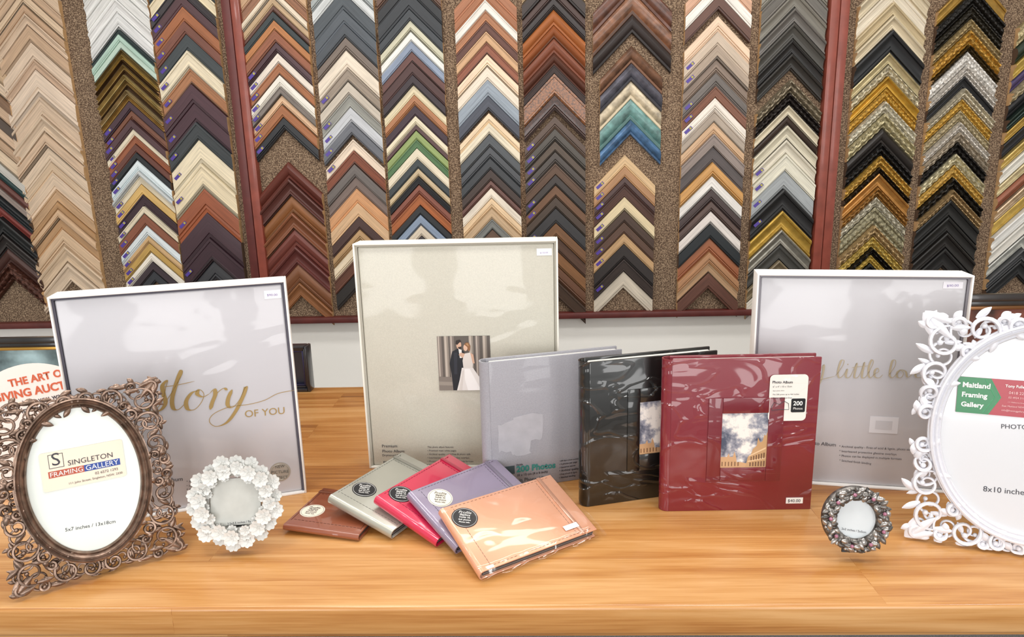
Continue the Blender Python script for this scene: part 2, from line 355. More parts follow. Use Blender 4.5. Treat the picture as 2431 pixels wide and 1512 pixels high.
col(742,890,0,790,925,650,"-80 a8b0b0 -50 d4d8d8 -22 4a5258 22 505860 55 464c54 88 7a6c60 120 ecdec8 160 a09080 195 ccc0b0 225 989890 255 c8ccd0 290 686c74 320|330 f4e0c8 358 8a4a30 390 6c6460 420 7c6a60 448 d89c68 482 dcb488 515 4a2e28 545 b89060 570 ecd8b8 600 6a4030 632 2a2420 672",(110,340))
col(895,1048,0,932,1072,600,"-90 6a4a3a -55 202226 -20 2c3036 22 383e44 48 d0ccb0 75 f0f0ea 98 8a98b0 122 6a4038 148 4c2c28 178 34262c 202 e4d6b0 225 b4784c 250 3c2430 275 ece0c0 296 5a3c3c 310 96aa64 332 5c8458 352 ece0c4 378 343e42 400 d0b890 420 1c2024 438 8a4a34 462 b86838 488 22262a 510 8a9cb4 535 e0d0b8 560 3c3438 590",(-10,20))
col(1076,1226,0,1104,1240,620,"-60 b0704a -25 a86840 0 f2ece2 25 b87c54 50 6a4034 75 d8ac80 100 a05c40 128 f4d8b8 160 f0e2cc 190 98a4b0 228 484c5a 262|268 f0d4ae 292 ece0c4 318 50565a 348 484c50 376 3a3e42 402 44342e 428 6a443a 446 f4e8d4 470 eccca0 495 d0b088 520 8a8c88 545 6a5040 570 4a4a4c 600")
col(1240,1392,0,1252,1388,700,"-100 c8a880 -70 3a2c28 -35 4a3028 -5 2c2220 22 b0642e r 60 9c542a r 90 84442a r 125 5a3020 r 155 38241e 175 9a5c2a b 225 4c2e24 b 262|275 5a463a 305 4c463e 335 5a4a3c 360 463e38 388 6a5040 415 3c3632 440 745034 468 4c3c30 495 343436 530 7c5432 560 5a3c2a 595 8a5c34 630 6a4228 665 4a3426 705",(270,560))
col(1408,1596,60,1408,1594,100,"-75 6a3c28 v -20 8a5a3c v 35 302624 r 78")
col(1425,1578,120,1424,1566,320,"108 7a543c v 150 5c5c68 v 192 d0c0a0 v 235 64948e v 285 4f78a4 v 320")
col(1412,1556,400,1409,1550,720,"368 dcb888 395 b8885c 420 4c302a 442 5a3a30 468 e8d4a8 500 4a3428 528 5c4030 555 c8a070 580 2c2422 615 3a2e2a 645 d8ccb8 685",(368,640))
col(1630,1782,0,1606,1754,720,"-80 d8a888 -45 f4eee4 -12 6a4638 22|38 f0d0b0 75 d0bca6 108 b09c88 140 8c7868 172 6d6560 205 8a5842 232 f2e8da 262 b8a898 290 d4ac84 318 9a8c84 348 58504e 385 d09850 418 f2ede6 450 42302e 478 5a443c 502 ece4dc 532 1c2428 565 a8623a 598 b88458 625 d0a880 648 6b4233 685",(50,260))
col(1805,1962,0,1782,1926,620,"-100 8a867a -60 6c6860 -20 807c70 s 20 74706a s 55 4c4a44 s 95 1e1c1a s 128 2c2824 s 165|190 9a8c74 o 222 2c2420 o 250 e0d4b8 s 275 3a2a22 r 298 dcd4bc s 332 e0d8c4 s 366 e8e4d0 405 a8aeb0 448 1a1a1c s 500 c8a040 m 545 a09c90 m 582 4a4844 s 618 8a7a5c s 650 e8e0d0 690",(330,470))
col(2038,2200,0,1994,2146,640,"-75 d8c8a8 s -35 e8dcc4 s 5 ccb890 s 38 e0d0b0 s 72 16181c s 125 c8b88c m 155 dcd0b0 o 182 d8a83c m 210 cc9a34 o 240 e0d8c0 o 270 c8bc90 o 305 2a2420 r 340 1e1a18 o 370 d4a444 o 398 3a2c20 o 412 c88c44 m 445 b07c38 o 468 d0c8b0 o 492 a09878 o 535 c8a874 o 562 dab858 o 588 2a241c o 605 d8b44c o 625 16140f o 668")
col(2225,2387,0,2172,2318,640,"-60 b08838 m -25 1c1812 o 15 2a2418 o 45 b09868 o 72 d09c3c o 108 54401e o 122 f0ece4 o 158 e8e2d8 o 182 14161a s 210 e0d4b8 o 235 d8a844 o 262 b8a880 o 290 e4dcd0 o 315 c8b8a0 o 338 1e1a16 o 365 dcd0a8 o 392 d4a648 o 422 28221a o 450 b89868 o 475 161412 s 515 14120f s 552 1a1410 s 590 121010 s 635")
col(2402,2560,100,2355,2500,680,"-20 c8b888 o 30 2c3a2c r 70 c8a850 m 110 4a3a6a r 140 d0c098 o 170 1c1c1e r 205 2a3a34 m 235 c09c48 m 265 1a1a20 s 300 d0b468 m 330 ece8dc s 365 dccca0 m 395 a05c40 r 425 c8b090 m 455 d8b458 m 490 f0eee8 s 525 e8e4da s 560 c8c8c0 m 590 4a4c4e s 618 1c1e20 s 655")
# ================= BOXED ALBUMS
def boxed(bl,br,tly,lean,cover,label,dep=.045,rim='f2eeea',inner='55525e'):
    M,w=panel(bl,br,lean,dep*math.sin(rad(lean))); h=fith(M,0,tly)
    r=root('boxed_photo_album',M,label,'photo album')
    m=MB(); t=.0028
    m.box(0,t,0,h,-dep,0,b=.0009).box(w-t,w,0,h,-dep,0,b=.0009).box(t,w-t,0,t,-dep,0,b=.0006).box(t,w-t,h-t,h,-dep,0,b=.0009).box(t,w-t,t,h-t,-dep,-dep+.003)
    m.obj('box_tray',mat(rim,.5,name='box_card'),r)
    g=.003
    MB().box(t,t+g,t,h-t,-dep+.003,-.005).box(w-t-g,w-t,t,h-t,-dep+.003,-.005).box(t+g,w-t-g,h-t-g,h-t,-dep+.003,-.005).obj('inner_lining',mat(inner,.7,name='lining'),r)
    MB().box(t+g,w-t-g,t,h-t-g,-dep+.003,-.006,b=.003,seg=3).obj('album_cover',cover,r)
    return r,M,w,h
def price(r,M,a,b,s,zo=-.0058):
    A=P2(M,a,zo);B=P2(M,b,zo)
    p=MB().box(A.x,B.x,B.y,A.y,zo,zo+.0004).obj('price_sticker',mat('efedf4',.5,name='sticker'),r,smooth=False)
    txt(s,p,M,(a[0]+8,b[1]-4),(b[0]-9,b[1]-5),PEN,zo+.0008,ysc=.85)
cov1=mat('c5c3c8',.4,coat=.55,wrap=4,name='album_cover')
r,M,w,h=boxed((208,1250),(728,1170),706,0,cov1,'boxed pale grey photo album with gold story lettering')
price(r,M,(626,690),(668,707),'$90.00')
txt('THE',r,M,(262,945),(292,944),GOLDINK,-.0052,'title_lettering')
S=[[(347,966),(352,974),(368,974),(386,950),(394,918),(398,903),(386,915),(388,935),(393,955),(383,972),(360,980),(348,972)],
[(393,955),(412,925),(432,888),(430,880),(420,905),(409,945),(411,968),(424,972),(442,955)],[(383,919),(420,914),(462,905)],
[(474,926),(455,933),(442,953),(446,971),(462,972),(478,955),(484,936),(474,925),(468,935),(482,942),(498,934)],
[(498,934),(508,924),(511,936),(504,955),(499,972)],[(503,955),(515,934),(530,922),(540,926)],
[(551,925),(542,945),(541,962),(552,967),(568,950),(583,918),(578,938),(560,975),(538,1003),(512,1012),(497,1000),(508,982),(545,966),(590,960),(628,950),(660,934),(700,926)]]
script(S,r,M,GOLDINK,.0009,.0058,-.0050,'title_lettering')
txt('OF YOU',r,M,(582,991),(676,982),GOLDINK,-.0052,'title_lettering')
txt('Photo Album',r,M,(352,1148),(434,1141),DARKINK,-.0052)
for i,s in enumerate(['* Archival quality','* Interleaved sheets','* Photos can be']): txt(s,r,M,(443,1146+i*10),(500+i*4,1140+i*10),DARKINK,-.0052)
c=P2(M,(665,1120),-.0055)
q=MB().disc((c.x,c.y),.0155,.0155,-.0058,-.0052,n=40).ring((c.x,c.y),.0125,.0125,[(0,-.0052),(.0004,-.0046),(.0008,-.0052)],n=40).obj('round_sticker',mat('a8a49c',.35,.5,name='silver_foil'),r)
for i,(s,a,b) in enumerate([('NEW',654,676),('PICTURE',645,685),('PERFECT',647,683)]): txt(s,q,M,(a,1112+i*13),(b,1109+i*13),mat('5a5854',.5),-.0045)
cov2=mat('c8c4b6',.5,coat=.5,wrap=4,var=.05,vs=600,bump=.15,bs=900,name='linen_cover')
r,M,w,h=boxed((877,1112),(1330,1110),579,0,cov2,'tall boxed cream linen wedding photo album with couple picture',rim='eeeadf',inner='b4b0a4')
price(r,M,(1274,590),(1310,606),'$130.00')
def picture(r,M,a,b,zo,paint,name='cover_photograph'):
    A=P2(M,a,zo);B=P2(M,b,zo); mb=MB(); W_=B.x-A.x;H_=A.y-B.y; mats=[]
    for k,(hx,poly) in enumerate(paint):
        mats.append(mat(hx,.35,coat=.3,name='print') if isinstance(hx,str) else hx); z=zo+.0006+k*.00004
        P=[(A.x+x*W_,B.y+y*H_,z) for x,y in poly]; mb.add(P,[list(range(len(P)))],k)
    return mb.obj(name,mats,r,smooth=False)
def ell(cx,cy,rx,ry,n=14): return [(cx+rx*math.cos(2*math.pi*i/n),cy+ry*math.sin(2*math.pi*i/n)) for i in range(n)]
pt=[('5e5650',[(0,0),(1,0),(1,1),(0,1)])]
for i,x in enumerate([.0,.13,.24,.6,.72,.86]):
    pt.append(('a89c90' if i%2 else '8a7e76',[(x,.22),(x+.08,.22),(x+.08,1),(x,1)])); pt.append(('c4b8ac',[(x+.02,.22),(x+.035,.22),(x+.035,1),(x+.02,1)])); pt.append(('6e645c',[(x+.06,.22),(x+.07,.22),(x+.07,1),(x+.06,1)]))
pt+= [('7e746c',[(0,0),(1,0),(1,.22),(0,.26)]),('948a80',[(0,.1),(1,.06),(1,.12),(0,.17)]),
 ('181a22',[(.27,.0),(.5,.0),(.5,.4),(.54,.62),(.5,.72),(.4,.78),(.28,.72),(.22,.5),(.25,.3)]),('2a2c36',[(.3,.3),(.36,.3),(.37,.7),(.31,.7)]),
 ('e8e4e0',[(.42,.6),(.46,.6),(.46,.75),(.4,.77)]),('d0a890',ell(.41,.84,.048,.075)),('2a201c',[(.35,.86),(.36,.92),(.43,.935),(.46,.9),(.42,.88),(.38,.84)]),
 ('33241e',[(.39,.8),(.455,.81),(.45,.77),(.41,.765)]),
 ('e6e0dc',[(.45,.42),(.66,.42),(.74,.3),(.95,.02),(1,0),(.34,0),(.4,.2)]),('f6f2f0',[(.5,.4),(.6,.4),(.7,.2),(.8,0),(.55,0),(.5,.2)]),('d8d0ca',[(.46,.36),(.49,.38),(.44,.0),(.38,.0)]),('ded6d0',[(.48,.42),(.66,.42),(.68,.62),(.62,.7),(.5,.68),(.47,.55)]),
 ('d0a890',[(.48,.6),(.52,.68),(.44,.7),(.4,.66)]),('d0a890',[(.62,.7),(.68,.66),(.7,.5),(.66,.5)]),('dab49c',ell(.535,.79,.04,.062)),('8a5e3c',[(.51,.85),(.55,.885),(.6,.88),(.63,.82),(.62,.74),(.58,.72),(.57,.8)]),('b0885c',[(.54,.86),(.58,.87),(.6,.82),(.58,.82)])]
picture(r,M,(1037,798),(1167,925),-.0058,pt)
for s,a,b,y in [('Premium',907,943,1062),('Photo Album',908,960,1074),('Drymount Style',908,957,1083),('80 White Pages',910,972,1101),('(40 sheets)',910,955,1110)]: txt(s,r,M,(a,y),(b,y),DARKINK,-.0050,bold=.004)
for i,(s,b) in enumerate([('This photo album features:',1077),('• Premium matt white pages',1083),('• Archival quality - acid free & photo safe',1117),('• Interleaved protective glassine overlays',1114),('• Photos can be displayed in multiple formats',1124),('• Stitch finished binding',1070)]): txt(s,r,M,(1015,1063+i*8.5),(b,1063+i*8.5),DARKINK,-.0050,bold=.004)
cov3=mat('c4c2c6',.4,coat=.55,wrap=4,name='album_cover')
r,M,w,h=boxed((1772,1140),(2250,1172),650,0,cov3,'boxed pale lilac baby photo album with gold script title',inner='8a878e')
price(r,M,(2240,669),(2285,685),'$90.00')
S=[[(1920,872),(1926,893),(1942,888),(1956,866),(1950,900),(1935,925),(1922,922),(1940,905),(1983,893)],
[(1983,893),(2000,870),(2004,856),(1996,858),(1989,885),(1993,897),(2003,890),(2011,876),(2008,893),(2014,897),(2022,888),(2034,862),(2028,893),(2034,897),(2042,888),(2052,860),(2046,893),(2052,897),(2060,888),(2073,862),(2070,854),(2063,870),(2062,890),(2067,897),(2076,888),(2086,882),(2084,874),(2077,880),(2077,894),(2087,897),(2096,889)],
[(2022,873),(2034,871),(2064,868)],[(2012,864),(2014,866)],
[(2108,893),(2124,870),(2126,856),(2118,858),(2112,888),(2118,897),(2128,888),(2138,878),(2130,884),(2130,895),(2139,896),(2145,886),(2139,878),(2150,882),(2154,895),(2163,890),(2167,878),(2172,888),(2183,883),(2181,875),(2173,882),(2175,895),(2188,896)]]
script(S,r,M,GOLDPALE,.0009,.0028,-.0050,'title_lettering')
txt('Baby Photo Album',r,M,(1885,1052),(1984,1060),DARKINK,-.0050)
for i,(s,b) in enumerate([('* Archival quality - Free of acid & lignin, photo safe',2165),('* Interleaved protective glassine overlays',2128),('* Photos can be displayed in multiple formats',2140),('* Stitched finish binding',2068)]): txt(s,r,M,(1992,1062+i*11),(b,1070+i*11),DARKINK,-.0050)
A=P2(M,(2066,988),-.0056);B=P2(M,(2130,1030),-.0056)
MB().box(A.x,B.x,B.y,A.y,-.0058,-.0054).box(A.x+.008,B.x-.008,B.y+.006,A.y-.006,-.0054,-.0052,mi=1).obj('printed_frame_icon',[mat('d6d4d8',.4),mat('c4c2c6',.4)],r,smooth=False)
# ================= STANDING RING ALBUMS
def album(bl,br,tly,th,cm,label,sp=.012,name='photo_album'):
    M,w=panel(bl,br,0); h=fith(M,0,tly); r=root(name,M,label,'photo album')
    MB().box(0,w,0,h,-.0035,0,b=.0012).obj('front_cover',cm,r)
    MB().box(0,w,0,h,-th,-th+.0035,b=.0012).obj('back_cover',cm,r)
    mb=MB(); n=12;vs=[]
    for y in (0.0005,h-.0005):
        for i in range(n+1):
            a=math.pi/2+math.pi*i/n
            for rr in (1,.8): vs.append((sp*rr*math.cos(a)+.0002,y,-th/2+th/2*rr*math.sin(a)))
    k=2*(n+1);fs=[]
    for i in range(n):
        a=2*i; fs+=[[a,a+2,k+a+2,k+a][::-1],[a+1,k+a+1,k+a+3,a+3][::-1],[a,a+1,a+3,a+2],[k+a,k+a+2,k+a+3,k+a+1]]
    mb.add(vs,fs).obj('spine',cm,r,ang=50)
    pm=MB()
    pm.box(.004,w-.006,.004,h-.005,-th+.004,-.004); npg=6
    for i in range(npg):
        z=-th+.005+(th-.010)*i/(npg-1); pm.box(.005,w-.004,.004,h-.004,z-.0006,z+.0006)
    pm.obj('page_block',mat('eceae4',.7,name='pages'),r,smooth=False)
    return r,M,w,h
gr=mat('a09fa6',.6,coat=.3,wrap=5,var=.06,vs=500,bump=.3,bs=900,name='grey_fabric')
r,M,w,h=album((1170,1168),(1474,1124),860,.024,gr,'upright grey-lilac fabric slip-in photo album beside black album')
txt('200 Photos',r,M,(1226,1121),(1319,1110),mat('2f837c',.5),.0010,bold=.035)
txt('Holds',r,M,(1226,1106),(1241,1104),DARKINK,.0010,bold=.02); txt('10 x 15 cm (4 x 6 inch)',r,M,(1228,1131),(1300,1122),DARKINK,.0010,bold=.02)
txt('Slip-in Photo Album',r,M,(1212,1146),(1308,1137),DARKINK,.0010,bold=.02); txt('OFF',r,M,(1222,1153),(1243,1151),DARKINK,.0010,bold=.02)
for i,s in enumerate(['• 200 slip-in photo pockets','• 2 photos per page','• Generous spaces','• Archival quality','• Free of acid & lignin','• Stitched binding']): txt(s,r,M,(1328,1096+i*8),(1374-(i%3)*4,1090+i*8),DARKINK,.0010,bold=.03)
A=P2(M,(1198,1108));B=P2(M,(1222,1124)); MB().box(A.x,B.x,B.y,A.y,.0002,.0005).obj('printed_icon',mat('3a4a50',.5),r,smooth=False)
mb=MB(); rn=random.Random(9); pl=[]
base=[(1182,1010),(1215,1000),(1225,990),(1288,980),(1290,1040),(1262,1048),(1258,1078),(1222,1085),(1215,1075),(1184,1072)]
for i,p in enumerate(base):
    q=base[(i+1)%len(base)]
    for t in (0,.33,.66): pl.append(P2(M,(p[0]+(q[0]-p[0])*t+rn.uniform(-4,4),p[1]+(q[1]-p[1])*t+rn.uniform(-4,4))))
mb.prism([(p.x,p.y) for p in pl],.0001,.0003).obj('pale_cover_patch',mat('aeadb4',.6,coat=.3,wrap=5,var=.06,vs=60),r,smooth=False)  # ragged-edged patch, slightly paler than the grey cover around it
bk=mat('0b0e0d',.35,coat=1,wrap=7,name='black_leather')
r,M,w,h=album((1400,1203),(1690,1162),860,.026,bk,'upright glossy black photo album in plastic wrap')
def cloudmat():
    m=bpy.data.materials.new('sky_print'); m.use_nodes=True; nt=m.node_tree;N=nt.nodes;L=nt.links;b=N['Principled BSDF']
    tc=N.new('ShaderNodeTexCoord'); n=N.new('ShaderNodeTexNoise'); n.inputs['Scale'].default_value=34; n.inputs['Detail'].default_value=8; n.inputs['Roughness'].default_value=.62
    L.new(tc.outputs['Object'],n.inputs['Vector']); rr=N.new('ShaderNodeValToRGB'); e=rr.color_ramp.elements
    e[0].position=.38; e[0].color=lin('4c5468'); e[1].position=.58; e[1].color=lin('efeae4'); x=e.new(.48); x.color=lin('9a9ca8')
    L.new(n.outputs['Fac'],rr.inputs[0]); L.new(rr.outputs[0],b.inputs['Base Color']); b.inputs['Roughness'].default_value=.3; b.inputs['Coat Weight'].default_value=.4
    return m
CL=cloudmat()
def window(r,M,a,b,pa,pb,cm):
    A=P2(M,a);B=P2(M,b);C_=P2(M,pa);D=P2(M,pb)
    MB().box(A.x,C_.x,B.y,A.y,0,.002,b=.0008).box(D.x,B.x,B.y,A.y,0,.002,b=.0008).box(C_.x,D.x,C_.y,A.y,0,.002,b=.0008).box(C_.x,D.x,B.y,D.y,0,.002,b=.0008).obj('photo_window_frame',cm,r)
    pp=[(CL,[(0,0),(1,0),(1,1),(0,1)]),('c8a078',[(0,0),(.62,0),(.6,.07),(.45,.1),(.36,.1),(.34,.2),(.3,.3),(.27,.2),(.2,.2),(.18,.27),(.14,.2),(.0,.2)]),('c09a70',[(.55,0),(1,0),(1,.66),(.97,.58),(.93,.6),(.9,.48),(.85,.46),(.8,.55),(.78,.4),(.7,.34),(.66,.24),(.6,.2)]),
      ('e0c098',[(.62,.2),(.98,.34),(.98,.37),(.62,.22)]),('e0c098',[(.6,.1),(.98,.16),(.98,.19),(.6,.12)])]
    for i in range(6): pp.append(('6a4a34',[(.64+i*.06,.02),(.67+i*.06,.02),(.67+i*.06,.09+i*.006),(.64+i*.06,.09+i*.006)])); pp.append(('6a4a34',[(.66+i*.055,.13+i*.008),(.685+i*.055,.13+i*.008),(.685+i*.055,.2+i*.014),(.66+i*.055,.2+i*.014)])); pp.append(('7a583e',[(.03+i*.07,.03),(.05+i*.07,.03),(.05+i*.07,.11),(.03+i*.07,.11)]))
    picture(r,M,pa,pb,0,pp)
window(r,M,(1490,925),(1655,1098),(1519,955),(1618,1066),bk)
mr=mat('7a1626',.42,coat=1,wrap=7,name='maroon_leather')
r,M,w,h=album((1586,1214),(1924,1209),854,.022,mr,'upright maroon photo album in plastic wrap with cloud picture')
window(r,M,(1683,945),(1850,1140),(1715,981),(1817,1108),mat('701424',.4,coat=.9,wrap=6.5))
def rrect(x0,x1,y0,y1,rd,n=5):
    P=[]
    for cx,cy,a0 in [(x1-rd,y0+rd,-90),(x1-rd,y1-rd,0),(x0+rd,y1-rd,90),(x0+rd,y0+rd,180)]:
        for i in range(n+1):
            a=rad(a0+90*i/n); P.append((cx+rd*math.cos(a),cy+rd*math.sin(a)))
    return P
A=P2(M,(1828,889));B=P2(M,(1911,997))
s=MB().prism(rrect(A.x,B.x,B.y,A.y,.006),.0012,.0018).obj('album_sticker',mat('ece9e2',.3,coat=.6,wrap=8),r,smooth=False)
txt('Photo Album',s,M,(1834,910),(1882,910),DARKINK,.0022,bold=.02)
for i,(t_,b) in enumerate([('6" x 4" / 10 x 15cm',1880),('Slip-in photo album',1862),('Fits 200 prints up to 4x6 inches',1897),('Photo safe acid free',1880)]): txt(t_,s,M,(1835,920+i*9),(b,919+i*9),DARKINK,.0022)
A=P2(M,(1878,945));B=P2(M,(1909,977)); MB().prism(rrect(A.x,B.x,B.y,A.y,.002),.0018,.0021).obj('count_badge',BLACK,s,smooth=False)
txt('200',s,M,(1883,962),(1905,962),WHITE,.0025,bold=.02); txt('Photos',s,M,(1883,972),(1905,972),WHITE,.0025)
MB().tube([P2(M,p,.0021) for p in [(1832,965),(1838,955),(1850,960),(1862,952),(1872,958),(1873,972),(1850,972),(1832,974),(1832,965)]],.0004,n=4).obj('line_drawing',DARKINK,s)
A=P2(M,(1866,1181));B=P2(M,(1905,1194)); s=MB().box(A.x,B.x,B.y,A.y,.0003,.0008).obj('price_sticker',WHITE,r,smooth=False); txt('$40.00',s,M,(1870,1192),(1900,1192),DARKINK,.0013)
# ================= WALLETS
def wallet(a,sp,elev,w,hexc,label,stick,metal=0,dark=True,extra=False,t=.0145,lift=.0006,wr=5,L_=.114):
    A=T(*a); S_=T(sp[0],sp[1],TZ+elev+t*.6); v=Vector((S_.x-A.x,S_.y-A.y,0)); v.normalize()
    u=Vector((v.y,-v.x,0)); tilt=math.asin(elev/L_); V=v*math.cos(tilt)+Vector((0,0,math.sin(tilt))); N_=u.cross(V)
    M=Matrix((u,V,N_)).transposed().to_4x4(); M.translation=A+Vector((0,0,lift))
    r=root('photo_wallet',M,label,'photo wallet','fanned photo wallets on the table')
    cm=mat(hexc,.34,metal,coat=1,wrap=wr,name='leatherette'); mb=MB()
    mb.box(.004,w,0,L_,t-.002,t,b=.0008).box(.004,w,0,L_,0,.002,b=.0008)
    n=8;vs=[]
    for y in (0,L_):
        for i in range(n+1):
            an=math.pi/2+math.pi*i/n
            for rr in (1,.75): vs.append((.0045+.006*rr*math.cos(an),y,t/2+t/2*rr*math.sin(an)))
    k=2*(n+1);fs=[]
    for i in range(n):
        q=2*i; fs+=[[q,q+2,k+q+2,k+q][::-1],[q+1,k+q+1,k+q+3,q+3][::-1],[q,q+1,q+3,q+2],[k+q,k+q+2,k+q+3,k+q+1]]
    mb.add(vs,fs); mb.obj('cover',cm,r,ang=50)
    pm=MB()
    for i in range(5):
        z=.0032+(t-.0064)*i/4; pm.box(.006,w-.003,.003,L_-.003,z-.0008,z+.0008,mi=i%2)
    pm.obj('pages',[mat('2c2c30',.4,coat=.5),mat('6a6c70',.4,coat=.5)],r,smooth=False)
    st=MB()
    hx=''.join('%02x'%int(int(hexc[i:i+2],16)*.62) for i in (0,2,4))
    nst=26
    for i in range(nst): 
        x=.014+(w-.02)*i/nst
        for y in (.004,L_-.004): st.box(x,x+.0035,y-.0003,y+.0003,t,t+.0003)
    for i in range(18):
        y=.006+(L_-.012)*i/18; st.box(w*.83,w*.83+.0006,y,y+.004,t,t+.0003); st.box(.016,.0166,y,y+.004,t,t+.0003)
    st.obj('stitching',mat(hx,.6),r,smooth=False)
    hs=''.join('%02x'%int(int(hexc[i:i+2],16)*.8) for i in (0,2,4))
    MB().box(w*.86,w*.86+.006,.0,L_,t,t+.0012,b=.0004).obj('closing_strap',mat(hs,.36,metal,coat=.9),r)
    c=P2(M,stick,t); rr=.0175
    bg=BLACK if dark else mat('f0e6d4',.4); fg=WHITE if dark else DARKINK
    q=MB().disc((c.x,c.y),rr,rr,t+.0001,t+.0006,n=36).ring((c.x,c.y),rr-.002,rr-.002,[(0,t+.0005),(.0003,t+.0009),(.0006,t+.0005)],n=36,mi=1).obj('round_sticker',[bg,fg],r)
    vx=(P2(M,(stick[0]+20,stick[1]+2),t)-P2(M,stick,t)).normalized(); vy=Vector((-vx.y,vx.x,0))
    for i,(s_,hwid) in enumerate([('Profile',.0085),('Slipthru',.0068),('Holds 32',.0070),('4x6 photos',.0082),('Photo Info',.0070)]):
        p=c+vy*(.0065 if i==0 else .0028-(i-1)*.0042); A1=p-vx*hwid; B1=p+vx*hwid
        txt(s_,q,M,(A1.x,A1.y),(B1.x,B1.y),fg,t+.0011,local=True,italic=.3 if i==0 else 0,bold=0 if i==0 else .02)
    if extra:
        film=bpy.data.materials.new('clear_film'); film.use_nodes=True; nt=film.node_tree; N=nt.nodes; Lk=nt.links; out=N['Material Output']
        tr=N.new('ShaderNodeBsdfTransparent'); gl=N.new('ShaderNodeBsdfGlossy'); gl.inputs['Roughness'].default_value=.1; mx=N.new('ShaderNodeMixShader'); mx.inputs[0].default_value=.06
        tc=N.new('ShaderNodeTexCoord'); nn=N.new('ShaderNodeTexNoise'); nn.inputs['Scale'].default_value=14; nn.inputs['Distortion'].default_value=1.5; nn.inputs['Detail'].default_value=1; Lk.new(tc.outputs['Object'],nn.inputs['Vector'])
        bp=N.new('ShaderNodeBump'); bp.inputs['Strength'].default_value=.8; bp.inputs['Distance'].default_value=.006; Lk.new(nn.outputs['Fac'],bp.inputs['Height']); Lk.new(bp.outputs[0],gl.inputs['Normal'])
        Lk.new(tr.outputs[0],mx.inputs[1]); Lk.new(gl.outputs[0],mx.inputs[2]); Lk.new(mx.outputs[0],out.inputs[0])
        fb=MB(); nx,ny=40,24; vs=[]
        for i in range(nx+1):
            for j in range(ny+1):
                x=-.002+(w+.016)*i/nx; y=-.008+(L_+.012)*j/ny
                edge=1 if (x>w or y<0) else 0
                vs.append((x,y,(t+.0022+.0004*math.sin(i*.5+j*.3)) if not edge else t*.55+.002*math.sin(i*.6)))
        fb.add(vs,[[i*(ny+1)+j,(i+1)*(ny+1)+j,(i+1)*(ny+1)+j+1,i*(ny+1)+j+1] for i in range(nx) for j in range(ny)]).obj('plastic_sleeve',film,r,ang=80)
        A2=P2(M,(1345,1255),t);s=MB().box(A2.x-.004,A2.x+.018,A2.y-.004,A2.y+.004,t+.0013,t+.0017).obj('price_sticker',WHITE,r,smooth=False)
    return r
wallet((852,1287),(675,1252),.003,.112,'8a4a30','brown leatherette photo wallet lying flat beneath the silver one',(742,1213),dark=False,t=.010)
wallet((928,1285),(772,1184),.027,.165,'aeada2','silver-grey photo wallet overlapping the brown one',(865,1162),metal=.45,lift=.002)
wallet((1034,1302),(882,1184),.033,.165,'c81f48','bright crimson photo wallet in plastic, overlapping the silver one',(952,1173),metal=.1)
wallet((1080,1322),(972,1182),.037,.158,'8e8298','lilac photo wallet with cream round sticker, overlapping crimson one',(1045,1182),dark=False,lift=.003,metal=.15)
wallet((1138,1379),(1042,1214),.036,.178,'e4a684','metallic peach photo wallet with stitched cover on top of the fan',(1103,1229),extra=True,metal=.3)
# ================= ORNATE OVAL FRAMES
def filigree(mb,W_,H_,c,rx,ry,rmax,rmin,thick,seed,zc=.004,n=18,corners=True):
    rnd=random.Random(seed); cir=[]
    E=[(c[0]+rx*math.cos(2*math.pi*i/180),c[1]+ry*math.sin(2*math.pi*i/180)) for i in range(180)]
    def outer(x,y): return min(x,y,W_-x,H_-y)-thick*.2
    for step in range(n):
        best=None
        for _ in range(350):
            x=rnd.uniform(0,W_/2);y=rnd.uniform(0,H_/2)
            if ((x-c[0])/rx)**2+((y-c[1])/ry)**2<1.0: continue
            d=min(outer(x,y),min(math.hypot(x-a,y-b) for a,b in E)+thick*.6,rmax)
            for (a,b,q) in cir: d=min(d,math.hypot(x-a,y-b)-q)
            if cir: d=min(d,W_/2-x+.002,H_/2-y+.002)
            if best is None or d>best[2]: best=(x,y,d)
        if best is None or best[2]<rmin: break
        cir.append(best)
    for mx in (0,1):
        for my in (0,1):
            for i,(x,y,q) in enumerate(cir):
                X=W_-x if mx else x; Y=H_-y if my else y; s=(1 if mx==my else -1)*(1 if i%2 else -1)
                a0=math.atan2(c[1]-Y,c[0]-X)+s*(.6 if i%3 else 2.2); q=q+thick*.45; turns=1.3; P=[];RS=[]; m=26
                for k in range(m+1):
                    t=k/m; rr=q*(1-.72*t**.85); a=a0+s*turns*2*math.pi*t
                    P.append((X+rr*math.cos(a),Y+rr*math.sin(a),zc+thick*1.0*math.sin(t*6))); RS.append(thick*(1.0-.4*t)*min(1,.45+t*6))
                mb.tube(P,RS,n=6,flat=1.15); mb.ball(P[-1],thick*1.3,n=7,m=5)
                for z_ in range(2):
                    la=a0+z_*2.6*s; mb.leaf((X+q*.9*math.cos(la),Y+q*.9*math.sin(la)),la-s*1.35,q*.8+thick*2,thick*3.0,zc,thick*1.2)
            if corners:
              for ang_,ll in ((45,.034),(20,.026),(70,.026)):
                cx_=(W_+.001) if mx else -.001; cy_=(H_+.001) if my else .0
                a=math.atan2((1 if not my else -1)*math.sin(rad(ang_)),(1 if not mx else -1)*math.cos(rad(ang_)))
                k_=W_/.2; mb.leaf((cx_,cy_),a,ll*k_,.009*k_,zc,.003*k_,curl=.001)
